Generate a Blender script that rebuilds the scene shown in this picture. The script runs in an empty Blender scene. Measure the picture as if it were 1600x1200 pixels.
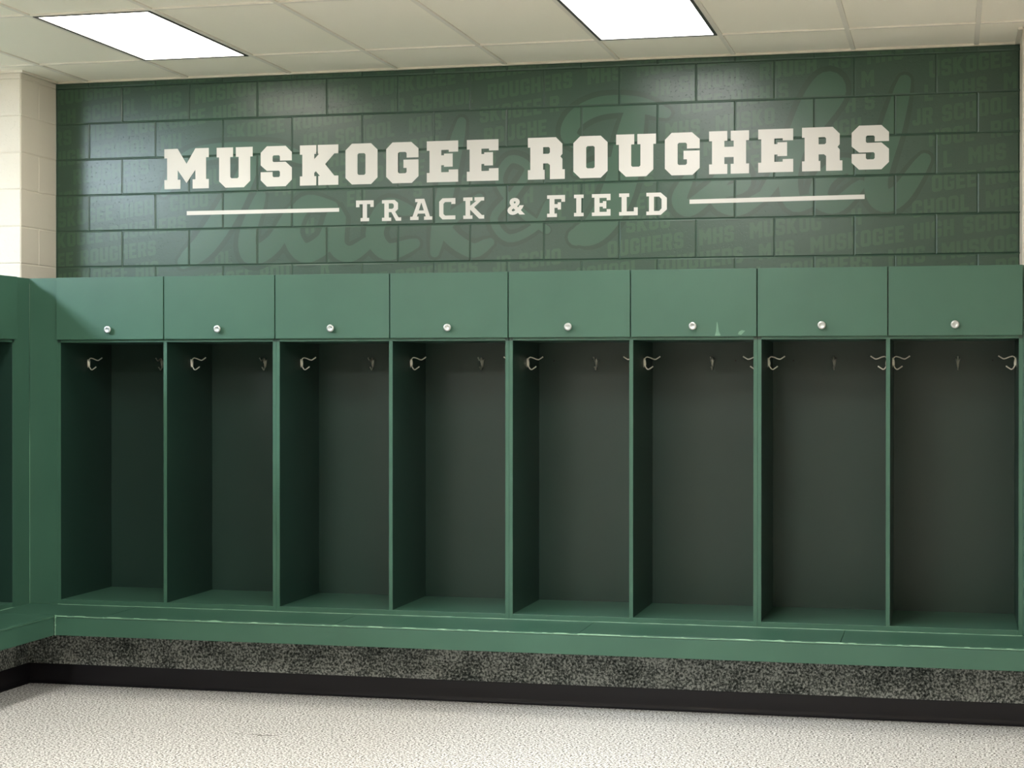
import bpy, bmesh, math, random
from mathutils import Matrix, Vector

random.seed(7)
C = bpy.context.scene.collection
SC = bpy.context.scene

# ------------------------------------------------------------------ camera
cam_d = bpy.data.cameras.new('camera')
cam = bpy.data.objects.new('camera', cam_d)
C.objects.link(cam)
cam_d.sensor_fit = 'HORIZONTAL'
cam_d.sensor_width = 36.0
cam_d.lens = 2822.9 / 1600 * 36.0
cam_d.clip_end = 60
Rv = Vector((0.971621, 0.236538, 0.0003))
Uv = Vector((-0.0013796, 0.0043985, 0.9999894))
Fv = Vector((-0.2365344, 0.9716122, -0.0046))
m = Matrix((Rv, Uv, -Fv)).transposed().to_4x4()
m.translation = Vector((4.9553, -9.3877, 1.6247))
cam.matrix_world = m
SC.camera = cam

# ------------------------------------------------------------------ world, exposure
w = bpy.data.worlds.new('world')
SC.world = w
w.use_nodes = True
w.node_tree.nodes['Background'].inputs[0].default_value = (0.9, 0.88, 0.82, 1)
w.node_tree.nodes['Background'].inputs[1].default_value = 0.02
vs = SC.view_settings
vs.view_transform = 'Standard'
vs.look = 'None'
vs.exposure = 0.2
vs.gamma = 1.0
vs.use_curve_mapping = False

# light output of each ceiling panel: (column, row) -> (strength, colour)
WARM = (1.0, 0.94, 0.84)
COOL = (0.72, 0.87, 1.0)
NEUT = (1.0, 0.985, 0.965)
PANELS = {
    (0, 0): (9.0, WARM), (1, 0): (10.5, NEUT),
    (-1, 0): (5.0, NEUT), (-1, 1): (165.0, COOL),
    (0, 1): (22.0, NEUT), (1, 1): (42.0, NEUT), (2, 1): (5.0, NEUT),
    (0, 2): (50.0, NEUT), (1, 2): (24.0, NEUT), (-1, 2): (44.0, NEUT), (2, 2): (10.0, WARM),
    (0, 3): (18.0, WARM), (1, 3): (14.0, WARM),
}

# ------------------------------------------------------------------ measures (metres, floor z = 0)
H = 3.286            # ceiling
BLK = 0.4064         # block length
CRS = 0.2032         # course height
COURSE0 = 3.0521 - 15 * CRS
ROOM = (-3.2, 6.6, -10.9, 0.0)
FRONT = -0.6193      # locker fronts
PIT = 0.6183         # bay width
XU = 0.3324          # first unit
BT = 0.407           # bench top
BF = -1.017          # bench front
XL = 0.1683          # front plane of the left run
XB = 0.5246          # bench front of the left run
KICK = 0.3193
TT = 0.019
DOOR_T, DOOR_B = 2.1434, 1.8148
YL = FRONT - (XU - XL)   # first unit of the left run starts here
N_LEFT = 4               # double lockers in the left run
END_L = YL - N_LEFT * 2 * PIT

# ------------------------------------------------------------------ materials
def srgb(r, g, b):
    f = lambda c: ((c / 255 + 0.055) / 1.055) ** 2.4 if c / 255 > 0.04045 else c / 255 / 12.92
    return (f(r), f(g), f(b), 1)

def mat(name, col, rough=0.5, metal=0.0, spec=0.5, coat=0.0, coat_rough=0.1):
    mt = bpy.data.materials.new(name)
    mt.use_nodes = True
    nt = mt.node_tree
    b = nt.nodes['Principled BSDF']
    b.inputs['Base Color'].default_value = col
    b.inputs['Roughness'].default_value = rough
    b.inputs['Metallic'].default_value = metal
    b.inputs['Specular IOR Level'].default_value = spec
    b.inputs['Coat Weight'].default_value = coat
    b.inputs['Coat Roughness'].default_value = coat_rough
    return mt, nt, b

def coords(nt, scale=(1, 1, 1)):
    tc = nt.nodes.new('ShaderNodeTexCoord')
    mp = nt.nodes.new('ShaderNodeMapping')
    mp.inputs['Scale'].default_value = scale
    nt.links.new(tc.outputs['Object'], mp.inputs['Vector'])
    return mp.outputs['Vector']

def noise(nt, vec, scale, detail=2.0, rough=0.5):
    n = nt.nodes.new('ShaderNodeTexNoise')
    n.inputs['Scale'].default_value = scale
    n.inputs['Detail'].default_value = detail
    n.inputs['Roughness'].default_value = rough
    nt.links.new(vec, n.inputs['Vector'])
    return n.outputs['Fac']

def ramp(nt, fac, stops):
    r = nt.nodes.new('ShaderNodeValToRGB')
    el = r.color_ramp.elements
    while len(el) < len(stops):
        el.new(0.5)
    for e, (p, c) in zip(el, stops):
        e.position = p
        e.color = c
    nt.links.new(fac, r.inputs['Fac'])
    return r.outputs['Color']

def bump(nt, b, h, strength, dist=0.002, prev=None):
    n = nt.nodes.new('ShaderNodeBump')
    n.inputs['Strength'].default_value = strength
    n.inputs['Distance'].default_value = dist
    nt.links.new(h, n.inputs['Height'])
    if prev is not None:
        nt.links.new(prev, n.inputs['Normal'])
    nt.links.new(n.outputs['Normal'], b.inputs['Normal'])
    return n.outputs['Normal']

def paint(name, col, col2, rough, scale=3.0, spec=0.5, bstr=0.05, bscale=60, pits=False):
    """painted surface: slow colour drift and fine roller texture"""
    mt, nt, b = mat(name, col, rough, spec=spec)
    v = coords(nt)
    nt.links.new(ramp(nt, noise(nt, v, scale, 3), [(0.35, col), (0.65, col2)]), b.inputs['Base Color'])
    prev = bump(nt, b, noise(nt, v, bscale, 3), bstr)
    if pits:
        h = ramp(nt, noise(nt, v, 90, 1), [(0.0, (0, 0, 0, 1)), (0.30, (0, 0, 0, 1)), (0.36, (1, 1, 1, 1))])
        bump(nt, b, h, 0.35, 0.002, prev)
    return mt

M = {}
g1, g2 = srgb(55, 90, 74), srgb(59, 95, 78)
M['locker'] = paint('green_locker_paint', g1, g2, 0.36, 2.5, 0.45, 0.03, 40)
M['inside_shaded'] = paint('green_locker_shaded', srgb(27, 52, 43), srgb(29, 55, 46), 0.38, 2.0, 0.5, 0.03, 30)  # same green as the doors, darkened: bay shade put into the colour
M['wall'] = paint('green_block_paint', srgb(49, 74, 60), srgb(53, 78, 64), 0.28, 1.5, 0.5, 0.2, 55, True)
M['ghost'] = paint('ghost_word_print', srgb(57, 86, 65), srgb(61, 90, 69), 0.29, 1.5, 0.5, 0.18, 55)
M['ghost_out'] = paint('ghost_outline_print', srgb(43, 66, 52), srgb(47, 70, 56), 0.29, 1.5, 0.5, 0.18, 55)
M['ghost_in'] = paint('ghost_script_print', srgb(56, 87, 69), srgb(60, 91, 73), 0.29, 1.5, 0.5, 0.18, 55)
M['white'] = paint('white_vinyl', srgb(212, 209, 202), srgb(216, 213, 207), 0.45, 2, 0.4, 0.1, 55)
M['cream'] = paint('cream_block_paint', srgb(220, 211, 196), srgb(224, 216, 202), 0.5, 1.5, 0.4, 0.15, 60, True)
M['trim'] = paint('cream_angle_trim', srgb(222, 214, 198), srgb(226, 218, 203), 0.45, 2, 0.4, 0.02, 40)
M['worn_highlight'] = paint('worn_highlight_paint', srgb(138, 176, 148), srgb(106, 148, 122), 0.4, 9, 0.5, 0.2, 80)  # pale paint wear with the nose highlight brightened into its colour
M['scuff'] = paint('pale_scuff', srgb(112, 148, 126), srgb(92, 128, 108), 0.5, 30, 0.4, 0.1, 80)
M['rubber'], _n, _b = mat('black_cove_base', srgb(24, 22, 27), 0.42, spec=0.35)
bump(_n, _b, noise(_n, coords(_n), 8, 2), 0.05, 0.01)
M['rubber'] = M['rubber']
M['steel'], _n, _b = mat('nickel_wire', (0.86, 0.83, 0.74, 1), 0.42, metal=0.75)
M['knob'], _n, _b = mat('satin_nickel', (0.42, 0.44, 0.42, 1), 0.38, metal=0.8)
_b.inputs['Specular IOR Level'].default_value = 0.6
M['hole'], _n, _b = mat('dark_hole', (0.01, 0.012, 0.01, 1), 0.8)
M['darkframe'], _n, _b = mat('dark_light_frame', srgb(48, 46, 41), 0.5)

def speckle(name, stops, sc, big=None, rough=0.85, bstr=0.5):
    mt, nt, b = mat(name, stops[0][1], rough, spec=0.25)
    v = coords(nt)
    f = noise(nt, v, sc, 2.5, 0.65)
    if big:
        mx = nt.nodes.new('ShaderNodeMix')
        mx.data_type = 'FLOAT'
        mx.inputs[0].default_value = big[1]
        nt.links.new(f, mx.inputs[2])
        nt.links.new(noise(nt, v, big[0], 3), mx.inputs[3])
        f = mx.outputs[0]
    nt.links.new(ramp(nt, f, stops), b.inputs['Base Color'])
    bump(nt, b, f, bstr, 0.002)
    return mt

M['floor'] = speckle('speckled_grey_flooring', [(0.40, srgb(76, 73, 67)), (0.47, srgb(168, 165, 158)), (0.55, srgb(232, 230, 226))], 100, bstr=0.75)
M['kick'] = speckle('dark_speckled_carpet', [(0.38, srgb(36, 41, 39)), (0.49, srgb(98, 103, 100)), (0.60, srgb(176, 179, 175))], 85, big=(6, 0.24), rough=0.95, bstr=0.6)
M['tile'] = paint('ceiling_tile', srgb(246, 239, 223), srgb(248, 241, 226), 0.9, 0.8, 0.2, 0.25, 160)
M['tbar'] = paint('ceiling_grid_paint', srgb(228, 221, 208), srgb(231, 224, 211), 0.6, 2, 0.3, 0.02, 40)

def lens_mat(name, strength, col):
    mt = bpy.data.materials.new(name)
    mt.use_nodes = True
    nt = mt.node_tree
    nt.nodes.clear()
    out = nt.nodes.new('ShaderNodeOutputMaterial')
    em = nt.nodes.new('ShaderNodeEmission')
    em.inputs['Strength'].default_value = strength
    tc = nt.nodes.new('ShaderNodeTexCoord')
    sx = nt.nodes.new('ShaderNodeSeparateXYZ')
    nt.links.new(tc.outputs['Object'], sx.inputs['Vector'])
    mu = nt.nodes.new('ShaderNodeMath'); mu.operation = 'MULTIPLY'; mu.inputs[1].default_value = 2 * math.pi / 0.28
    co = nt.nodes.new('ShaderNodeMath'); co.operation = 'COSINE'
    nt.links.new(sx.outputs['X'], mu.inputs[0]); nt.links.new(mu.outputs[0], co.inputs[0])
    r = ramp(nt, co.outputs[0], [(0.0, tuple(c * 0.86 for c in col) + (1,)), (1.0, col + (1,))])
    nt.links.new(r, em.inputs['Color'])
    nt.links.new(em.outputs[0], out.inputs['Surface'])
    return mt

# ------------------------------------------------------------------ helpers
def tag(o, label=None, cat=None, group=None, kind=None):
    if label: o['label'] = label
    if cat: o['category'] = cat
    if group: o['group'] = group
    if kind: o['kind'] = kind
    return o

def empty(name, loc=(0, 0, 0), rz=0.0):
    o = bpy.data.objects.new(name, None)
    o.empty_display_size = 0.1
    C.objects.link(o)
    o.location = loc
    o.rotation_euler = (0, 0, rz)
    return o

def link(name, bm, mt, parent=None, loc=None, smooth=False, recalc=True):
    me = bpy.data.meshes.new(name)
    if recalc:
        bmesh.ops.recalc_face_normals(bm, faces=bm.faces)
    if smooth:
        for f in bm.faces: f.smooth = True
    bm.to_mesh(me)
    bm.free()
    me.materials.append(mt)
    o = bpy.data.objects.new(name, me)
    C.objects.link(o)
    if parent: o.parent = parent
    if loc: o.location = loc
    return o

def box(bm, x0, x1, y0, y1, z0, z1, bev=0.0, seg=2):
    r = bmesh.ops.create_cube(bm, size=1.0)
    vs_ = r['verts']
    for v in vs_:
        v.co = Vector((x0 + (v.co.x + .5) * (x1 - x0), y0 + (v.co.y + .5) * (y1 - y0), z0 + (v.co.z + .5) * (z1 - z0)))
    if bev:
        es = set(e for v in vs_ for e in v.link_edges)
        bmesh.ops.bevel(bm, geom=list(es), offset=bev, segments=seg, profile=0.6, affect='EDGES')

def bx(name, dims, mt, parent=None, bev=0.0012):
    bm = bmesh.new()
    box(bm, *dims, bev=bev)
    return link(name, bm, mt, parent)

def lathe(bm, prof, axis='y', n=28, centre=(0, 0, 0)):
    """revolve (r, h) profile; h runs along -y (out of a front)"""
    rings = []
    for r, h in prof:
        ring = []
        for k in range(n):
            a = 2 * math.pi * k / n
            ring.append(bm.verts.new((centre[0] + r * math.cos(a), centre[1] - h, centre[2] + r * math.sin(a))))
        rings.append(ring)
    for a, b in zip(rings, rings[1:]):
        for k in range(n):
            bm.faces.new((a[k], a[(k + 1) % n], b[(k + 1) % n], b[k]))
    bm.faces.new(rings[0]); bm.faces.new(rings[-1])

def tube(bm, pts, r, n=8, tip=1.0):
    pts = [Vector(p) for p in pts]
    rings = []
    for i, p in enumerate(pts):
        d = (pts[min(i + 1, len(pts) - 1)] - pts[max(i - 1, 0)]).normalized()
        up = Vector((0, 1, 0)) if abs(d.y) < 0.9 else Vector((1, 0, 0))
        s = d.cross(up).normalized(); t = d.cross(s)
        rr = r * (tip if i == len(pts) - 1 else 1)
        rings.append([bm.verts.new(p + rr * (math.cos(2 * math.pi * k / n) * s + math.sin(2 * math.pi * k / n) * t)) for k in range(n)])
    for a, b in zip(rings, rings[1:]):
        for k in range(n):
            bm.faces.new((a[k], a[(k + 1) % n], b[(k + 1) % n], b[k]))
    bm.faces.new(rings[0]); bm.faces.new(rings[-1])

def spline(pts, sub=6):
    out = []
    P = [Vector(p) for p in pts]
    P = [2 * P[0] - P[1]] + P + [2 * P[-1] - P[-2]]
    for i in range(1, len(P) - 2):
        a, b, c, d = P[i - 1:i + 3]
        for k in range(sub):
            t = k / sub
            out.append(0.5 * ((2 * b) + (c - a) * t + (2 * a - 5 * b + 4 * c - d) * t * t + (3 * b - a - 3 * c + d) * t ** 3))
    out.append(P[-2])
    return out

# ------------------------------------------------------------------ setting: block walls
def courses():
    """(z0, z1, parity) for each course from floor to ceiling"""
    out = []
    k = -1
    while COURSE0 + k * CRS < H:
        z0, z1 = COURSE0 + k * CRS, COURSE0 + (k + 1) * CRS
        out.append((max(z0, 0.0), min(z1, H), k % 2))
        k += 1
    return [c for c in out if c[1] - c[0] > 0.004]

def block_face(bm, L0, L1, to3d, phase=0.0, inset=0.0065, gap=0.0008, seed=1, clip=None):
    """courses of blocks as shallow frusta between L0 and L1; to3d(u, z, depth) gives the point"""
    rnd = random.Random(seed)
    def quad(pts): bm.faces.new([bm.verts.new(p) for p in pts])
    quad([to3d(u, z, 0.0036) for u, z in ((L0, 0), (L1, 0), (L1, H), (L0, H))])
    for z0, z1, par in courses():
        off = phase + (0 if par else BLK / 2)
        k0 = math.floor((L0 - off) / BLK) - 1
        u = off + k0 * BLK
        while u < L1:
            a, b = max(u, L0), min(u + BLK, L1)
            u += BLK
            if b - a < 0.02: continue
            j = [rnd.uniform(-0.0011, 0.0013) for _ in range(4)]
            d = [rnd.uniform(0, 0.0005) for _ in range(4)]
            o = [(a + gap, z0 + gap), (b - gap, z0 + gap), (b - gap, z1 - gap), (a + gap, z1 - gap)]
            i1 = [(a + inset * .55, z0 + inset * .55), (b - inset * .55, z0 + inset * .55), (b - inset * .55, z1 - inset * .55), (a + inset * .55, z1 - inset * .55)]
            i2 = [(a + inset + j[0], z0 + inset + j[1]), (b - inset + j[2], z0 + inset + j[1]), (b - inset + j[2], z1 - inset + j[3]), (a + inset + j[0], z1 - inset + j[3])]
            V0 = [bm.verts.new(to3d(p, q, 0.0034)) for p, q in o]
            V1 = [bm.verts.new(to3d(p, q, 0.0017)) for p, q in i1]
            V2 = [bm.verts.new(to3d(p, q, d[n])) for n, (p, q) in enumerate(i2)]
            for A, B in ((V0, V1), (V1, V2)):
                for n in range(4):
                    bm.faces.new((A[n], A[(n + 1) % 4], B[(n + 1) % 4], B[n]))
            bm.faces.new(V2)

bm = bmesh.new()
block_face(bm, 0.0, 13 * BLK, lambda u, z, d: (u, d, z), seed=3)
block_face(bm, ROOM[0], 0.0, lambda u, z, d: (u, d, z), seed=4)
block_face(bm, 13 * BLK, ROOM[1], lambda u, z, d: (u, d, z), seed=5)
wall_back = tag(link('wall_back', bm, M['wall'], recalc=False), kind='structure')
for f in wall_back.data.polygons:
    pass
bm = bmesh.new()
bm.from_mesh(wall_back.data)
for f in bm.faces:
    if f.normal.y > 0: f.normal_flip()
bm.to_mesh(wall_back.data); bm.free()

def pier(name, x0, x1, label):
    bm = bmesh.new()
    D = BLK
    box(bm, x0 + .007, x1 - .007, -D + .007, -0.0002, 0, H)
    block_face(bm, 0.0, D, lambda u, z, d: (x1 - d, -D + u, z), seed=11, phase=BLK / 2)       # right face
    block_face(bm, 0.0, D, lambda u, z, d: (x0 + d, -u, z), seed=12, phase=BLK / 2)           # left face
    block_face(bm, x0, x1, lambda u, z, d: (u, -D + d, z), seed=13, phase=x0)             # front
    o = link(name, bm, M['cream'], recalc=False)
    me = o.data
    b2 = bmesh.new(); b2.from_mesh(me)
    c = Vector(((x0 + x1) / 2, -D / 2, 0))
    for f in b2.faces:
        v = f.calc_center_median() - c; v.z = 0
        n = f.normal.copy()
        if abs(n.z) < 0.9 and (n.x * v.x if abs(n.x) > abs(n.y) else n.y * v.y) < 0: f.normal_flip()
    b2.to_mesh(me); b2.free()
    tag(o, kind='structure')
    return o
pier('trim_1', -BLK, 0.0, None)
pier('trim_2', 13 * BLK, 14 * BLK, None)

def plain_wall(name, dims, mt):
    return tag(bx(name, dims, mt, bev=0), kind='structure')
plain_wall('wall_left', (ROOM[0] - .1, ROOM[0], ROOM[2], 0.0, 0, H), M['cream'])
plain_wall('wall_right', (ROOM[1], ROOM[1] + .1, ROOM[2], 0.0, 0, H), M['cream'])
plain_wall('wall_front', (ROOM[0], ROOM[1], ROOM[2] - .1, ROOM[2], 0, H), M['cream'])
floor = plain_wall('floor', (ROOM[0] - .1, ROOM[1] + .1, ROOM[2] - .1, 0.1, -0.1, 0.0), M['floor'])
bm = bmesh.new()
for pts in (((1.775, -1.722), (1.80, -1.719), (1.84, -1.731), (1.835, -1.737), (1.80, -1.727)),
            ((1.86, -1.742), (1.90, -1.724), (1.935, -1.735), (1.965, -1.726), (2.012, -1.733), (1.965, -1.738), (1.93, -1.748), (1.90, -1.737))):
    bm.faces.new([bm.verts.new((x, y, 0.0012)) for x, y in pts])
link('floor_stain', bm, mat('grey_floor_stain', srgb(92, 90, 80), 0.8)[0], floor)

# ------------------------------------------------------------------ ceiling: lay-in tiles on a grid
T = 0.6096
GX, GY = 0.8063, -0.5727
ceiling = plain_wall('ceiling', (ROOM[0] - .1, ROOM[1] + .1, ROOM[2] - .1, 0.1, H + .007, H + .08), M['tile'])
bm = bmesh.new()
hw = 0.0115
k = math.ceil((ROOM[0] - GX) / T)
while GX + k * T < ROOM[1]:
    x = GX + k * T
    box(bm, x - hw, x + hw, ROOM[2], 0, H, H + .0072)
    k += 1
k = math.ceil((ROOM[2] - GY) / (2 * T))
while GY + k * 2 * T < 0:
    y = GY + k * 2 * T
    box(bm, ROOM[0], ROOM[1], y - hw, y + hw, H - .0002, H + .0070)
    k += 1
link('ceiling_grid', bm, M['tbar'], ceiling)
bm = bmesh.new()
box(bm, 0, 13 * BLK, -0.022, 0, H - .004, H + .0071)
box(bm, 0.0, 0.022, -BLK, 0, H - .004, H + .0071)
box(bm, 13 * BLK - .022, 13 * BLK, -BLK, 0, H - .004, H + .0071)
box(bm, -BLK - .022, 0.022, -BLK - .022, -BLK, H - .004, H + .0071)
tag(link('trim_3', bm, M['trim']), kind='structure')

def ceiling_light(i, j, label, group):
    st, col = PANELS[(i, j)]
    x0 = GX + 4 * i * T
    y1 = GY - 4 * j * T
    cx, cy = x0 + T / 2, y1 - T
    r = tag(empty('ceiling_light', (cx, cy, H)), label, 'ceiling light', group)
    a, b = T / 2 - .0125, T - .0125
    f = 0.015
    bm = bmesh.new()
    for d in ((-a, a, -b, -b + f), (-a, a, b - f, b), (-a, -a + f, -b + f, b - f), (a - f, a, -b + f, b - f)):
        box(bm, *d, -0.003, 0.0069, bev=.001)
    link('frame', bm, M['darkframe'], r)
    bm = bmesh.new()
    box(bm, -a + f, a - f, -b + f, b - f, 0.0005, 0.0066)
    link('lens', bm, lens_mat('light_lens_%d_%d' % (i, j), st, col), r)

ceiling_light(0, 0, 'glowing ceiling light panel above the left end of the lettering', 'ceiling lights in view')
ceiling_light(1, 0, 'glowing ceiling light panel above ROUGHERS, cut by the top edge of the photo', 'ceiling lights in view')
for key in PANELS:
    if key not in ((0, 0), (1, 0)):
        ceiling_light(*key, 'lit rectangular ceiling light panel farther back in the room beyond the view', 'ceiling lights beyond the view')

# ------------------------------------------------------------------ lettering
G = {
 'O': (8, [[(1.6,0),(6.4,0),(8,1.6),(8,8.4),(6.4,10),(1.6,10),(0,8.4),(0,1.6)], [(3.3,2.3),(4.7,2.3),(5,2.6),(5,7.3),(4.7,7.6),(3.3,7.6),(3,7.3),(3,2.6)]]),
 'U': (9, [[(0,10),(4.1,10),(4.1,7.6),(3.4,7.6),(3.4,2.6),(3.7,2.3),(5.2,2.3),(5.5,2.6),(5.5,7.6),(4.8,7.6),(4.8,10),(9,10),(9,7.6),(8.4,7.6),(8.4,1.6),(6.8,0),(2.2,0),(.6,1.6),(.6,7.6),(0,7.6)]]),
 'M': (11.3, [[(0,10),(3.4,10),(5.65,6.2),(7.9,10),(11.3,10),(11.3,7.7),(10.6,7.7),(10.6,2.3),(11.3,2.3),(11.3,0),(7.2,0),(7.2,2.3),(7.9,2.3),(7.9,4.7),(5.65,1.4),(3.4,4.7),(3.4,2.3),(4.1,2.3),(4.1,0),(0,0),(0,2.3),(.7,2.3),(.7,7.7),(0,7.7)]]),
 'S': (8, [[(1.6,10),(6.4,10),(8,8.4),(8,6.35),(4.95,6.35),(4.95,7.4),(4.7,7.7),(3.3,7.7),(3.05,7.4),(3.05,6.3),(3.3,6.05),(6.4,6.05),(8,4.6),(8,1.6),(6.4,0),(1.6,0),(0,1.6),(0,3.6),(3.05,3.6),(3.05,2.6),(3.3,2.3),(4.7,2.3),(4.95,2.6),(4.95,3.6),(4.7,3.9),(1.6,3.9),(0,5.3),(0,8.4)]]),
 'K': (9.6, [[(0,10),(4.1,10),(4.1,7.8),(3.6,7.8),(3.6,6.5),(4.8,7.8),(4.5,7.8),(4.5,10),(9.6,10),(9.6,7.8),(8.6,7.8),(6.3,5.2),(8.6,2.3),(9.6,2.3),(9.6,0),(4.6,0),(4.6,2.3),(5.0,2.3),(4.0,3.5),(3.6,3.1),(3.6,2.3),(4.1,2.3),(4.1,0),(0,0),(0,2.3),(.6,2.3),(.6,7.7),(0,7.7)]]),
 'G': (8.2, [[(1.6,10),(6.4,10),(8.2,8.4),(8.2,6.2),(5.2,6.2),(5.2,7.3),(4.9,7.6),(3.3,7.6),(3,7.3),(3,2.7),(3.3,2.4),(4.9,2.4),(5.2,2.7),(5.2,3.7),(4.4,3.7),(4.4,5.7),(8.2,5.7),(8.2,1.6),(6.5,0),(1.6,0),(0,1.6),(0,8.4)]]),
 'E': (8, [[(0,10),(8,10),(8,7.3),(5.6,7.3),(5.6,7.8),(3.7,7.8),(3.7,6.5),(4.4,6.5),(4.4,6.9),(6.6,6.9),(6.6,3.7),(4.4,3.7),(4.4,4.1),(3.7,4.1),(3.7,2.4),(5.6,2.4),(5.6,3.0),(8,3.0),(8,0),(0,0),(0,2.3),(.7,2.3),(.7,7.7),(0,7.7)]]),
 'R': (9.2, [[(0,10),(7,10),(8.6,8.4),(8.6,6.0),(8.1,5.4),(8.6,4.8),(8.6,2.3),(9.2,2.3),(9.2,0),(5.5,0),(5.5,3.4),(5.0,3.8),(3.8,3.8),(3.8,2.3),(4.2,2.3),(4.2,0),(0,0),(0,2.3),(.6,2.3),(.6,7.7),(0,7.7)], [(3.8,6.1),(5.2,6.1),(5.5,6.4),(5.5,7.4),(5.2,7.7),(3.8,7.7)]]),
 'H': (9.4, [[(0,10),(4.3,10),(4.3,7.7),(3.6,7.7),(3.6,6.3),(5.8,6.3),(5.8,7.7),(5.1,7.7),(5.1,10),(9.4,10),(9.4,7.7),(8.7,7.7),(8.7,2.3),(9.4,2.3),(9.4,0),(5.1,0),(5.1,2.3),(5.8,2.3),(5.8,3.9),(3.6,3.9),(3.6,2.3),(4.3,2.3),(4.3,0),(0,0),(0,2.3),(.7,2.3),(.7,7.7),(0,7.7)]]),
 't': (9, [[(0,10),(9,10),(9,6.8),(7.3,6.8),(7.3,8.2),(5.6,8.2),(5.6,1.6),(6.7,1.6),(6.7,0),(2.3,0),(2.3,1.6),(3.4,1.6),(3.4,8.2),(1.7,8.2),(1.7,6.8),(0,6.8)]]),
 'r': (9.6, [[(0,10),(6.3,10),(8,8.6),(8,5.6),(6.6,4.3),(8.3,1.6),(9.6,1.6),(9.6,0),(7,0),(4.7,4.2),(3.4,4.2),(3.4,1.6),(4.6,1.6),(4.6,0),(0,0),(0,1.6),(1.2,1.6),(1.2,8.4),(0,8.4)], [(3.4,5.8),(5.2,5.8),(5.9,6.4),(5.9,7.8),(5.2,8.4),(3.4,8.4)]]),
 'a': (10.5, [[(2.4,10),(6.7,10),(9.4,1.6),(10.5,1.6),(10.5,0),(6.6,0),(6.6,1.6),(7.4,1.6),(7,3),(3.6,3),(3.2,1.6),(4,1.6),(4,0),(0,0),(0,1.6),(1.1,1.6),(3.6,8.5),(2.4,8.5)], [(4.1,4.5),(6.5,4.5),(5.3,8.3)]]),
 'c': (8, [[(1.6,10),(8,10),(8,7.2),(6,7.2),(6,8.2),(2.9,8.2),(2.1,7.4),(2.1,2.6),(2.9,1.8),(8,1.8),(8,0),(1.6,0),(0,1.6),(0,8.4)]]),
 'k': (10, [[(0,10),(4.4,10),(4.4,8.4),(3.3,8.4),(3.3,6),(6.3,8.4),(5.4,8.4),(5.4,10),(10,10),(10,8.4),(8.6,8.4),(5.2,5.4),(8.9,1.7),(10,1.7),(10,0),(7.6,0),(3.3,4.3),(3.3,1.6),(4.4,1.6),(4.4,0),(0,0),(0,1.6),(1.1,1.6),(1.1,8.4),(0,8.4)]]),
 'f': (8.8, [[(0,10),(8.8,10),(8.8,6.9),(7,6.9),(7,8.2),(3.6,8.2),(3.6,5.9),(5.2,5.9),(5.2,6.7),(6.8,6.7),(6.8,3.4),(5.2,3.4),(5.2,4.2),(3.6,4.2),(3.6,1.6),(4.8,1.6),(4.8,0),(0,0),(0,1.6),(1.2,1.6),(1.2,8.4),(0,8.4)]]),
 'i': (4.6, [[(0,10),(4.6,10),(4.6,8.4),(3.5,8.4),(3.5,1.6),(4.6,1.6),(4.6,0),(0,0),(0,1.6),(1.1,1.6),(1.1,8.4),(0,8.4)]]),
 'e': (8.8, [[(0,10),(8.8,10),(8.8,7.1),(7,7.1),(7,8.2),(3.6,8.2),(3.6,5.9),(5.2,5.9),(5.2,6.7),(6.8,6.7),(6.8,3.4),(5.2,3.4),(5.2,4.2),(3.6,4.2),(3.6,1.8),(7,1.8),(7,3),(8.8,3),(8.8,0),(0,0),(0,1.6),(1.2,1.6),(1.2,8.4),(0,8.4)]]),
 'l': (8.8, [[(0,10),(4.8,10),(4.8,8.4),(3.6,8.4),(3.6,1.8),(7,1.8),(7,3.6),(8.8,3.6),(8.8,0),(0,0),(0,1.6),(1.2,1.6),(1.2,8.4),(0,8.4)]]),
 'd': (9.4, [[(0,10),(6.6,10),(9.4,7.6),(9.4,2.4),(6.6,0),(0,0),(0,1.6),(1.2,1.6),(1.2,8.4),(0,8.4)], [(3.5,1.8),(5.9,1.8),(7,2.9),(7,7.1),(5.9,8.2),(3.5,8.2)]]),
}

def curve_bm(loops, ext=0.0):
    cu = bpy.data.curves.new('glyph', 'CURVE')
    cu.dimensions = '2D'; cu.fill_mode = 'BOTH'; cu.extrude = ext
    for lp in loops:
        s = cu.splines.new('POLY')
        s.points.add(len(lp) - 1)
        for p, (x, y) in zip(s.points, lp): p.co = (x, y, 0, 1)
        s.use_cyclic_u = True
    return eval_bm(cu)

def eval_bm(cu):
    o = bpy.data.objects.new('tmp', cu)
    C.objects.link(o)
    dg = bpy.context.evaluated_depsgraph_get()
    me = bpy.data.meshes.new_from_object(o.evaluated_get(dg))
    bmx = bmesh.new(); bmx.from_mesh(me)
    bpy.data.objects.remove(o); bpy.data.meshes.remove(me)
    return bmx

def wall_letter(key, x0, z1, x1, z0, depth, parent):
    W_, loops = G[key]
    sx, sz = (x1 - x0) / W_, (z1 - z0) / 10
    bmx = curve_bm([[(x0 + px * sx, z0 + pz * sz) for px, pz in lp] for lp in loops], depth / 2)
    for v in bmx.verts:
        v.co = Vector((v.co.x, -0.0016 - v.co.z, v.co.y))
    return link('letter', bmx, M['white'], parent)

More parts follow.
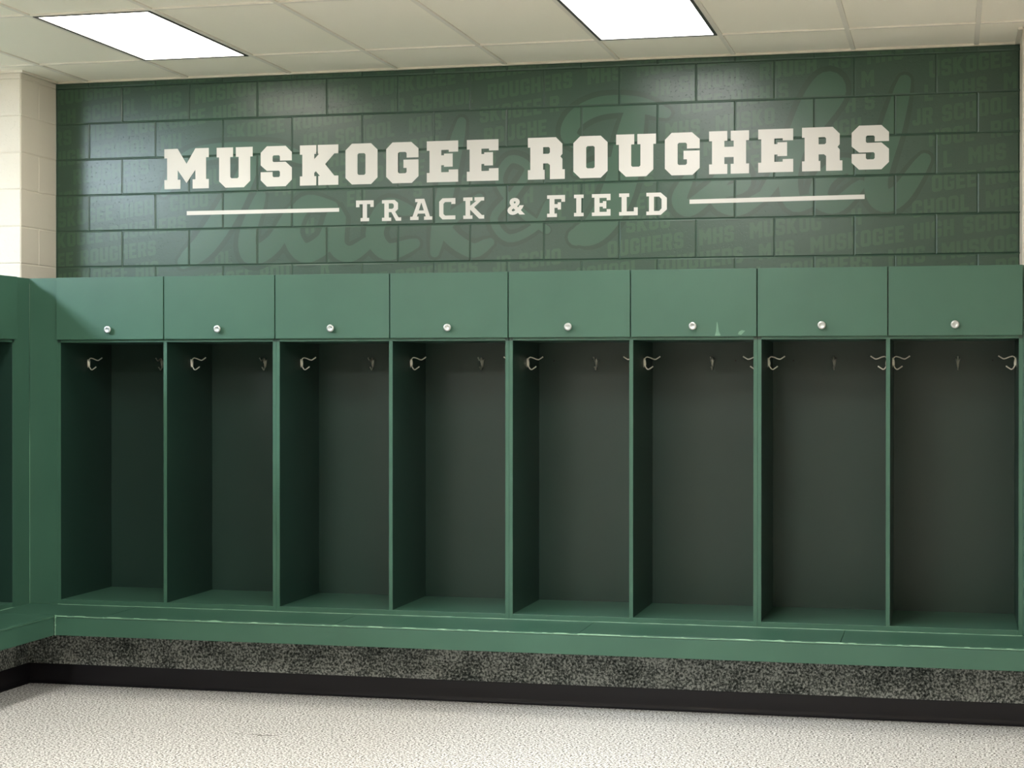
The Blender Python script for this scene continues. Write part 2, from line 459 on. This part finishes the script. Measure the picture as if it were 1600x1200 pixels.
title = tag(empty('wall_lettering', (0, 0, 0)), 'large white slab block lettering MUSKOGEE ROUGHERS on the green block wall', 'lettering')
for a in [('M',.664,2.8935,.9315,2.669),('U',.9786,2.892,1.192,2.669),('S',1.2393,2.8918,1.4221,2.669),('K',1.4692,2.8903,1.6918,2.6695),('O',1.7332,2.8911,1.9166,2.6687),('G',1.9662,2.8911,2.149,2.6692),('E',2.1958,2.8911,2.3717,2.6690),('E',2.4201,2.8911,2.5955,2.67),
          ('R',2.7573,2.8918,2.9583,2.6695),('O',3.0047,2.8925,3.1889,2.6705),('U',3.235,2.8945,3.4467,2.672),('G',3.4939,2.8952,3.6768,2.6727),('H',3.7258,2.8962,3.9333,2.6733),('E',3.9807,2.8981,4.1602,2.675),('R',4.205,2.9000,4.4096,2.6755),('S',4.4564,2.9015,4.6431,2.6765)]:
    wall_letter(*a, 0.0008, title)
sub = tag(empty('wall_lettering', (0, 0, 0)), 'smaller spaced white lettering TRACK & FIELD between two white bars on the green wall', 'lettering')
for a in [('t',1.7938,2.5802,1.8946,2.4664),('r',1.9421,2.5790,2.0512,2.4655),('a',2.102,2.5815,2.2268,2.4675),('c',2.2657,2.5816,2.356,2.4676),('k',2.4002,2.583,2.5162,2.4676),
          ('f',2.8623,2.584,2.9598,2.4678),('i',3.0083,2.5838,3.0602,2.469),('e',3.105,2.5844,3.2048,2.469),('l',3.2506,2.5844,3.35,2.4682),('d',3.3959,2.5846,3.5043,2.4675)]:
    wall_letter(*a, 0.0008, sub)

def char_bm(ch, bold):
    cu = bpy.data.curves.new('t', 'FONT')
    cu.body = ch; cu.size = 1.0; cu.offset = bold; cu.fill_mode = 'FRONT'; cu.resolution_u = 3
    return eval_bm(cu)

bmx = char_bm('&', 0.035)
xs = [v.co.x for v in bmx.verts]; ys = [v.co.y for v in bmx.verts]
for v in bmx.verts:
    v.co = Vector((2.6449 + (v.co.x - min(xs)) / (max(xs) - min(xs)) * .0968, -0.0018, 2.4837 + (v.co.y - min(ys)) / (max(ys) - min(ys)) * .091))
link('letter', bmx, M['white'], sub)
for pts in (((.7989, 2.5212), (1.6963, 2.5216), (1.6963, 2.5424), (.7989, 2.5437)), ((3.6239, 2.5218), (4.5217, 2.5268), (4.5217, 2.5499), (3.6239, 2.5442))):
    bmx = curve_bm([list(pts)], 0.0004)
    for v in bmx.verts: v.co = Vector((v.co.x, -0.0016 - v.co.z, v.co.y))
    link('accent_bar', bmx, M['white'], sub)

# faint printed script and words behind the lettering
SCRIPT = [
    ([(3.50,3.00),(3.34,3.05),(3.15,3.05),(3.02,2.99),(2.98,2.90),(3.06,2.84)], .050),
    ([(3.34,3.04),(3.30,2.85),(3.27,2.68),(3.21,2.52),(3.12,2.40),(3.02,2.36)], .085),
    ([(3.02,2.70),(3.18,2.74),(3.40,2.77)], .035),
    ([(3.62,2.66),(3.57,2.55),(3.62,2.50),(3.72,2.57),(3.80,2.65)], .045),
    ([(3.76,2.57),(3.90,2.61),(3.88,2.69),(3.79,2.65),(3.77,2.54),(3.88,2.49),(4.03,2.57)], .042),
    ([(4.02,2.57),(4.20,2.83),(4.37,3.06),(4.33,3.13),(4.24,3.00),(4.14,2.70),(4.16,2.52),(4.27,2.53)], .055),
    ([(4.50,2.66),(4.42,2.70),(4.32,2.64),(4.29,2.54),(4.38,2.50),(4.50,2.60)], .048),
    ([(4.72,3.12),(4.66,2.89),(4.58,2.63),(4.61,2.52),(4.70,2.55),(4.82,2.72)], .060),
    ([(.66,2.65),(.83,2.85),(1.29,2.87),(1.51,2.81)], .045),
    ([(1.21,2.85),(1.06,2.57),(.91,2.36),(.78,2.26)], .070),
    ([(1.24,2.62),(1.16,2.40),(1.19,2.29),(1.32,2.36),(1.42,2.53)], .055),
    ([(1.66,2.55),(1.50,2.57),(1.42,2.42),(1.49,2.30),(1.62,2.36),(1.68,2.50),(1.68,2.34),(1.76,2.29),(1.88,2.36)], .055),
    ([(2.1,2.52),(1.97,2.54),(1.90,2.40),(1.97,2.30),(2.13,2.34)], .052),
    ([(2.39,2.99),(2.30,2.62),(2.24,2.29)], .048),
    ([(2.49,2.58),(2.30,2.43),(2.44,2.30),(2.55,2.34)], .042),
    ([(2.86,2.40),(2.72,2.50),(2.60,2.66),(2.66,2.78),(2.76,2.73),(2.68,2.60),(2.57,2.47),(2.65,2.36),(2.80,2.42),(2.87,2.54)], .022),
]
def clip_bm(bmx, x0=0.004, x1=13 * BLK - .004, z1=H - .008, z0=2.02):
    bmesh.ops.triangulate(bmx, faces=bmx.faces[:])
    for co, no in (((x0, 0, 0), (-1, 0, 0)), ((x1, 0, 0), (1, 0, 0)), ((0, 0, z1), (0, 0, 1)), ((0, 0, z0), (0, 0, -1))):
        g = bmx.verts[:] + bmx.edges[:] + bmx.faces[:]
        bmesh.ops.bisect_plane(bmx, geom=g, plane_co=co, plane_no=no, clear_outer=True)
    # leave the mortar joints open
    cs = [c for c in courses() if c[1] > 2.0]
    e = 0.0066
    for z0_, z1_, par in cs:
        for zz in (z0_ - e, z0_ + e):
            g = bmx.verts[:] + bmx.edges[:] + bmx.faces[:]
            bmesh.ops.bisect_plane(bmx, geom=g, plane_co=(0, 0, zz), plane_no=(0, 0, 1))
    bmesh.ops.delete(bmx, geom=[f for f in bmx.faces if any(abs(f.calc_center_median().z - c[0]) < e for c in cs)], context='FACES')
    for z0_, z1_, par in cs:
        off = 0 if par else BLK / 2
        for n in range(15):
            xj = off + n * BLK
            for xx in (xj - e, xj + e):
                fs = [f for f in bmx.faces if z0_ < f.calc_center_median().z < z1_]
                if not fs: continue
                g = set(fs)
                for f in fs: g.update(f.edges); g.update(f.verts)
                bmesh.ops.bisect_plane(bmx, geom=list(g), plane_co=(xx, 0, 0), plane_no=(1, 0, 0))
    bad = []
    for f in bmx.faces:
        c = f.calc_center_median()
        for z0_, z1_, par in cs:
            if z0_ < c.z < z1_:
                off = 0 if par else BLK / 2
                if abs((c.x - off + BLK / 2) % BLK - BLK / 2) < e: bad.append(f)
    bmesh.ops.delete(bmx, geom=bad, context='FACES')
    return bmx

def ribbon(bmx, pts, hwid, y):
    P = spline([(x, 0, z) for x, z in pts], 6)
    L = []
    n = len(P)
    for i, p in enumerate(P):
        d = (P[min(i + 1, n - 1)] - P[max(i - 1, 0)]).normalized()
        s = Vector((-d.z, 0, d.x))
        t = i / (n - 1)
        wd = hwid * (0.55 + 0.45 * math.sin(math.pi * min(1, max(0, t))) ** 0.6) if hwid > 0.03 else hwid
        L.append((bmx.verts.new((p.x + s.x * wd, y, p.z + s.z * wd)), bmx.verts.new((p.x - s.x * wd, y, p.z - s.z * wd))))
    for a, b in zip(L, L[1:]):
        bmx.faces.new((a[0], a[1], b[1], b[0]))
    for end, nb in ((0, 1), (-1, -2)):
        p = P[end]; wd = (L[end][0].co - L[end][1].co).length / 2
        bmx.faces.new([bmx.verts.new((p.x + wd * math.cos(q * math.pi / 6), y + (.00003 if end else -.00003), p.z + wd * math.sin(q * math.pi / 6))) for q in range(12)])

def face_front(bmx, spread=1.5e-4, seed=9):
    """face the room; each scrap lies a hair apart so that overlapping ink never coincides"""
    bmesh.ops.split_edges(bmx, edges=bmx.edges[:])
    rn = random.Random(seed)
    for f in bmx.faces:
        f.normal_update()
        if f.normal.y > 0: f.normal_flip()
        dy = rn.uniform(0, spread)
        for v in f.verts: v.co.y -= dy

b1, b2 = bmesh.new(), bmesh.new()
for i, (pts, hwid) in enumerate(SCRIPT):
    ribbon(b1, pts, hwid + .030, -0.0006)
    ribbon(b2, pts, hwid, -0.0010)
clip_bm(b1); clip_bm(b2); face_front(b1, 3e-4, 4); face_front(b2, 4.5e-4, 5)
link('script_outline', b1, M['ghost_out'], wall_back, recalc=False)
link('printed_script', b2, M['ghost_in'], wall_back, recalc=False)

dense = []
for pts, hwid in SCRIPT:
    for p in spline([(x, 0, z) for x, z in pts], 4): dense.append((p.x, p.z, hwid + .05))
def masked(x, z): return any((x - a) ** 2 + (z - b) ** 2 < r * r for a, b, r in dense)

B = {
 'M': (8, [[(0,0),(2.4,0),(2.4,5.5),(4,2.5),(5.6,5.5),(5.6,0),(8,0),(8,10),(5.8,10),(4,6.6),(2.2,10),(0,10)]]),
 'U': (6.4, [[(0,10),(2.3,10),(2.3,2.6),(2.7,2),(3.7,2),(4.1,2.6),(4.1,10),(6.4,10),(6.4,1.2),(5.2,0),(1.2,0),(0,1.2)]]),
 'S': (6.2, [[(1.2,10),(5,10),(6.2,8.8),(6.2,6.7),(4,6.7),(4,8),(2.2,8),(2.2,6.2),(5,6.0),(6.2,4.8),(6.2,1.2),(5,0),(1.2,0),(0,1.2),(0,3.3),(2.2,3.3),(2.2,2),(4,2),(4,4),(1.2,4.1),(0,5.3),(0,8.8)]]),
 'K': (6.8, [[(0,0),(2.3,0),(2.3,3.6),(4.3,0),(6.8,0),(4.0,5.2),(6.6,10),(4.2,10),(2.3,6.6),(2.3,10),(0,10)]]),
 'O': (6.4, [[(1.2,0),(5.2,0),(6.4,1.2),(6.4,8.8),(5.2,10),(1.2,10),(0,8.8),(0,1.2)],[(2.3,2),(4.1,2),(4.1,8),(2.3,8)]]),
 'G': (6.4, [[(1.2,0),(5.2,0),(6.4,1.2),(6.4,5.2),(3.5,5.2),(3.5,3.6),(4.2,3.6),(4.2,2),(2.3,2),(2.3,8),(4.2,8),(4.2,6.6),(6.4,6.6),(6.4,8.8),(5.2,10),(1.2,10),(0,8.8),(0,1.2)]]),
 'E': (5.6, [[(0,0),(5.6,0),(5.6,2),(2.3,2),(2.3,4.1),(5,4.1),(5,5.9),(2.3,5.9),(2.3,8),(5.6,8),(5.6,10),(0,10)]]),
 'R': (6.4, [[(0,0),(2.3,0),(2.3,3.8),(3.2,3.8),(4.1,0),(6.4,0),(5.4,4.2),(6.4,5.2),(6.4,8.8),(5.2,10),(0,10)],[(2.3,5.6),(4.1,5.6),(4.1,8.1),(2.3,8.1)]]),
 'H': (6.4, [[(0,0),(2.3,0),(2.3,4),(4.1,4),(4.1,0),(6.4,0),(6.4,10),(4.1,10),(4.1,6),(2.3,6),(2.3,10),(0,10)]]),
 'I': (2.4, [[(0,0),(2.4,0),(2.4,10),(0,10)]]),
 'C': (6.2, [[(1.2,0),(5,0),(6.2,1.2),(6.2,3.6),(4,3.6),(4,2),(2.3,2),(2.3,8),(4,8),(4,6.4),(6.2,6.4),(6.2,8.8),(5,10),(1.2,10),(0,8.8),(0,1.2)]]),
 'L': (5.2, [[(0,0),(5.2,0),(5.2,2),(2.3,2),(2.3,10),(0,10)]]),
 'J': (5.2, [[(0,3.4),(2.1,3.4),(2.1,2),(3,2),(3,10),(5.2,10),(5.2,1.2),(4,0),(1.2,0),(0,1.2)]]),
}
cache = {}
def glyph(ch):
    if ch not in cache:
        g = curve_bm([[(x * .074, y * .074) for x, y in lp] for lp in B[ch][1]])
        cache[ch] = ([v.co.copy() for v in g.verts], [[v.index for v in f.verts] for f in g.faces])
        g.free()
    return cache[ch]
PHR = ['MUSKOGEE HIGH SCHOOL', 'MHS', 'MUSKOGEE ROUGHERS', 'JR SCHOOL', 'ROUGHERS', 'MHS']
bmx = bmesh.new()
ang = math.radians(6.5)
size = 0.108
rnd = random.Random(21)
for row in range(-6, 13):
    u = -0.35 + rnd.uniform(-.5, 0)
    v0 = 2.00 + row * 0.116
    pi = rnd.randrange(len(PHR))
    while u < 5.7:
        for ch in PHR[pi % len(PHR)] + '  ':
            adv = ((B[ch][0] * .074 + .085) if ch != ' ' else .34) * size
            x = u * math.cos(ang); z = v0 + u * math.sin(ang)
            if ch != ' ' and -0.1 < x < 5.3 and 2.0 < z < H and not masked(x + .04, z + .04):
                vs_, fs = glyph(ch)
                nv = []
                for c in vs_:
                    a, b = c.x * size, c.y * size * 1.05
                    a += b * 0.10
                    nv.append(bmx.verts.new((x + a * math.cos(ang) - b * math.sin(ang), -0.00025, z + a * math.sin(ang) + b * math.cos(ang))))
                for f in fs: bmx.faces.new([nv[q] for q in f])
            u += adv
        pi += 1
clip_bm(bmx); face_front(bmx)
link('printed_words', bmx, M['ghost'], wall_back, recalc=False)

# ------------------------------------------------------------------ lockers
def hook_bm(parent, loc, rz, name='coat_hook'):
    """double coat hook, plate in local xz, prongs out along -y"""
    bm = bmesh.new()
    outline = [(-.0095, .016), (.0095, .016), (.0085, .006), (.0045, -.020), (.0, -.027), (-.0045, -.020), (-.0085, .006)]
    f = [bm.verts.new((x, -.0004, z)) for x, z in outline]
    b = [bm.verts.new((x, -.0028, z)) for x, z in outline]
    bm.faces.new(f); bm.faces.new(b)
    for k in range(7): bm.faces.new((f[k], f[(k + 1) % 7], b[(k + 1) % 7], b[k]))
    up = spline([(0, -.002, .004), (0, -.007, .018), (0, -.016, .0265), (0, -.032, .0240), (0, -.050, .0165), (0, -.062, .0150), (0, -.073, .0210), (0, -.083, .0275)], 4)
    dn = spline([(0, -.002, .004), (0, -.006, -.006), (0, -.009, -.020), (0, -.017, -.033), (0, -.026, -.036), (0, -.036, -.030), (0, -.047, -.0225)], 4)
    tube(bm, up, .0032, 10); tube(bm, dn, .0034, 10)
    for sx in (-1, 1):
        tube(bm, [(sx * .0095, -.003, .020), (sx * .006, -.008, .008), (0, -.010, -.004), (0, -.010, -.016)], .0034, 8)
    for p in (up[-1], dn[-1]):
        bmesh.ops.create_uvsphere(bm, u_segments=10, v_segments=8, radius=.0040, matrix=Matrix.Translation(p))
    for z in (.009, -.014):
        bmesh.ops.create_uvsphere(bm, u_segments=8, v_segments=6, radius=.0026, matrix=Matrix.Translation((.0, -.003, z)))
    o = link(name, bm, M['steel'], parent, smooth=True)
    o.location = loc
    o.rotation_euler = (0, 0, rz)
    return o

def knob(parent, loc):
    bm = bmesh.new()
    lathe(bm, [(.0085, 0.0), (.0085, .002), (.0060, .005), (.0055, .012), (.0120, .016), (.0185, .019), (.0200, .0225), (.0195, .0255), (.0165, .0275), (.0100, .0280), (.0090, .0272), (.0030, .0272)])
    o = link('knob', bm, M['knob'], parent, smooth=True)
    o.location = loc
    return o

def wobble_strip(bm, x0, x1, y, z, h, d, seed, axis='x'):
    rnd_ = random.Random(seed)
    n = max(2, int((x1 - x0) / .03))
    prev = None
    for k in range(n + 1):
        u = x0 + (x1 - x0) * k / n
        hh = h * rnd_.uniform(.70, 1.1)
        if rnd_.random() < .03: hh *= 1.5
        pts = [(-.0003, 0.0), (-.0003 - d * .4, hh * .35), (-.0001, hh)]
        P = [Vector((u, y + a, z + b)) if axis == 'x' else Vector((y - a, u, z + b)) for a, b in pts]
        cur = [bm.verts.new(p) for p in P]
        if prev:
            for q in range(2): bm.faces.new((prev[q], prev[q + 1], cur[q + 1], cur[q]))
        prev = cur
W2 = 2 * PIT
DEP = 0.6085
def make_unit(name, label, loc, rz, group):
    r = tag(empty(name, loc, rz), label, 'locker', group)
    zt = DOOR_T - BT
    e = 0.0004
    bx('side_panel', (e, TT, 0, DEP, 0, zt), M['inside_shaded'], r, .0015)
    bx('side_panel', (W2 - TT, W2 - e, 0, DEP, 0, zt), M['inside_shaded'], r, .0015)
    bx('divider', (PIT - TT / 2, PIT + TT / 2, .0003, DEP - .013, .0276, 1.393), M['inside_shaded'], r, .0015)
    bx('divider', (PIT - TT / 2, PIT + TT / 2, .0003, DEP - .013, 1.412, zt - .019), M['inside_shaded'], r, .0015)
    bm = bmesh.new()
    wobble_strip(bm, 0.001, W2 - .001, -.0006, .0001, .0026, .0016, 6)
    link('caulk_bead', bm, M['worn_highlight'], r)
    bx('back_panel', (TT, W2 - TT, DEP - .013, DEP - .001, .0276, zt - .019), M['inside_shaded'], r, 0)
    bx('bottom_panel', (TT, W2 - TT, 0, DEP - .0005, 0, .0276), M['locker'], r, .0015)
    bx('shelf', (TT, W2 - TT, 0, DEP - .013, 1.393, 1.412), M['locker'], r, .0015)
    bx('top_panel', (TT, W2 - TT, 0, DEP - .0005, zt - .019, zt), M['locker'], r, .0012)
    for k in (0, 1):
        g = 0.0026
        d = bx('door', (k * PIT + g, (k + 1) * PIT - g, -.0205, -.0008, DOOR_B - BT, zt), M['locker'], r, .0022)
        knob(d, ((k + .5) * PIT, -.0205, 1.866 - BT))
        xl = k * PIT + (TT if k == 0 else TT / 2)
        xr = (k + 1) * PIT - (TT / 2 if k == 0 else TT)
        hook_bm(r, (xl, .310, 1.693 - BT), math.pi / 2)
        hook_bm(r, (xr, .310, 1.693 - BT), -math.pi / 2)
        hook_bm(r, ((k + .5) * PIT + (.02 if k == 0 else .015), DEP - .013, 1.692 - BT), 0)
    # panel fronts read as their painted edge: give each side a front edge strip
    for x0, x1 in ((e, TT), (PIT - TT / 2, PIT + TT / 2), (W2 - TT, W2 - e)):
        bx('edge_band', (x0, x1, -.0007, .0002, .0277 if abs(x0 - PIT + TT / 2) < 1e-6 else 0, 1.3925), M['locker'], r, 0)
    return r

GB = 'double lockers along the back wall'
units = []
labs = ['leftmost double green locker on the back wall, beside the corner panel, above the bench',
        'second double green locker from the left on the back wall, under MUSKOGEE',
        'third double green back locker from the left, with a pale scratch on its right door',
        'rightmost double green locker on the back wall, cut by the right edge of the photo']
for k in range(4):
    units.append(make_unit('locker', labs[k], (XU + k * W2, FRONT, BT), 0, GB))
make_unit('locker', 'green locker at the left edge of the photo, turned sideways to face right', (XL, YL - W2, BT), math.pi / 2, 'double lockers along the left bench')
for k in range(1, N_LEFT):
    make_unit('locker', 'green double locker of the left run, nearer the camera and outside the view', (XL, YL - (k + 1) * W2, BT), math.pi / 2, 'double lockers along the left bench')

# small screw holes seen in some bay backs
for u, x in ((2, 2.905), (2, 3.868), (3, 4.165), (3, 5.154)):
    bm = bmesh.new()
    lathe(bm, [(.004, 0.0), (.004, .0006)], n=12)
    o = link('screw_hole', bm, M['hole'], units[u])
    o.location = (x - (XU + u * W2), DEP - .0131, 1.703 - BT)

# the pale scratch on the right door of the third unit
door6 = [c for c in units[2].children if c.name.startswith('door')][1]
bm = bmesh.new()
ox, oz = XU + 2 * W2, BT
def poly(bm, pts, y):
    bm.faces.new([bm.verts.new((x - ox, y, z - oz)) for x, z in pts])
poly(bm, [(3.848, 1.888), (3.851, 1.880), (3.858, 1.840), (3.866, 1.822), (3.862, 1.8185), (3.838, 1.8185), (3.844, 1.840)], -.0212)
link('scratch', bm, M['scuff'], door6)
bm = bmesh.new()
poly(bm, [(3.955, 1.838), (3.968, 1.845), (3.985, 1.842), (3.975, 1.832), (3.965, 1.822), (3.950, 1.826)], -.0212)
link('scuff_mark', bm, M['scuff'], door6)

# corner panels closing the gap between both runs
cf = tag(empty('corner_filler', (XL, FRONT, BT)), 'narrow green corner panel between the left locker and the back lockers', 'filler panel')
bx('filler_panel', (0.0, XU - XL - .0005, 0, .019, 0, DOOR_T - BT), M['locker'], cf)
bx('filler_panel', (-.019, 0.0, -(XU - XL) + .0005, -.0, 0, DOOR_T - BT), M['locker'], cf)
bx('top_panel', (-.60, XU - XL - .0005, .0195, .20, DOOR_T - BT - .019, DOOR_T - BT), M['locker'], cf)
bx('caulk_bead', (-.0004, .0012, -.0012, .0004, 0.0, .95), M['worn_highlight'], cf, 0)
# end panel past the right-hand run
ef = tag(empty('end_filler', (XU + 8 * PIT, FRONT, BT)), 'narrow green filler panel closing the right end of the back lockers', 'filler panel')
bx('filler_panel', (0.0008, .16, 0, .019, 0, DOOR_T - BT), M['locker'], ef)

# ------------------------------------------------------------------ benches
KZ = 0.1044
def bench_board(parent, dims):
    bm = bmesh.new()
    box(bm, *dims, bev=.0042, seg=3)
    return link('seat_board', bm, M['locker'], parent)

bench = tag(empty('bench', (XB, BF, 0)), 'long green built-in bench running along the back wall under the lockers', 'bench')
def lx(v): return v - XB
def ly(v): return v - BF
edges = [XL - .02, 0.7955, 2.018, 3.2418, 4.4628, 5.62]
for a, b in zip(edges, edges[1:]):
    if a < 0:
        bench_board(bench, (lx(a), lx(b - .0012), 0.0, ly(-.42), .3950, BT - .0002))
    else:
        bench_board(bench, (lx(a), lx(b - .0012), 0.0, ly(-.42), .3950, BT - .0002))
bx('fascia', (lx(XB + .0005), lx(5.62), .002, .021, .3042, .3948), M['locker'], bench)
bx('kick_panel', (lx(XB - KICK) + .0, lx(5.62), KICK, KICK + .019, 0.0, .3945), M['kick'], bench, 0)
# pale nose edge: paint wear plus the bevel highlight painted in, and the paint line under the lockers
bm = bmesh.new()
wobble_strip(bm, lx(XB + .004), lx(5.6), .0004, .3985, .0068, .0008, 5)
link('worn_highlight_edge', bm, M['worn_highlight'], bench)
bm = bmesh.new()
box(bm, .0002, .0035, -.0006, .003, .3042, .398, bev=.0006)
box(bm, .0002, .0080, -.0008, .003, .392, .4075, bev=.0006)
box(bm, .0002, .0060, -.0009, .003, .352, .359, bev=.0006)
link('caulk_bead', bm, M['worn_highlight'], bench)
bm = bmesh.new()
box(bm, lx(1.017), lx(1.020), KICK - .004, KICK, .236, .262)
link('paint_chip', bm, M['scuff'], bench)

lb = tag(empty('bench', (XB, BF, 0)), 'green built-in bench coming forward from the left corner along the left locker', 'bench')
Y2 = END_L - .02
bench_board(lb, (lx(-.44), 0.0, Y2 - BF, -.0012, .3950, BT - .0002))
bx('fascia', (-.021, -.002, Y2 - BF, -.0012, .3042, .3948), M['locker'], lb)
bx('kick_panel', (-KICK - .019, -KICK, Y2 - BF, ly(BF) - .001, 0.0, .3945), M['kick'], lb, 0)
bx('kick_panel', (-KICK - .019, -KICK - .0005, ly(BF) + .0, ly(BF + KICK) - .001, 0.0, .3945), M['kick'], bench, 0)
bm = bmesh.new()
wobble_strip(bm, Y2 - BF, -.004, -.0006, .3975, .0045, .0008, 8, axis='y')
link('worn_highlight_edge', bm, M['worn_highlight'], lb)

# black cove base
def cove(name, pts_fn, a, b, nrm):
    prof = [(0, 0), (.016, 0), (.0155, .003), (.009, .007), (.005, .014), (.0035, .025), (.0032, KZ - .002), (.0018, KZ), (0, KZ)]
    bm = bmesh.new()
    A = [bm.verts.new(pts_fn(a, d, z)) for d, z in prof]
    B = [bm.verts.new(pts_fn(b, d, z)) for d, z in prof]
    n = len(prof)
    for k in range(n): bm.faces.new((A[k], A[(k + 1) % n], B[(k + 1) % n], B[k]))
    bm.faces.new(A); bm.faces.new(B)
    return tag(link(name, bm, M['rubber']), kind='structure')
KX, KY = XB - KICK, BF + KICK
cove('baseboard_back', lambda u, d, z: (u, KY - d - .0003, z), KX + .0003, 5.62, 0)
cove('baseboard_left', lambda u, d, z: (KX + d + .0003, u, z), Y2, KY - .0003, 0)
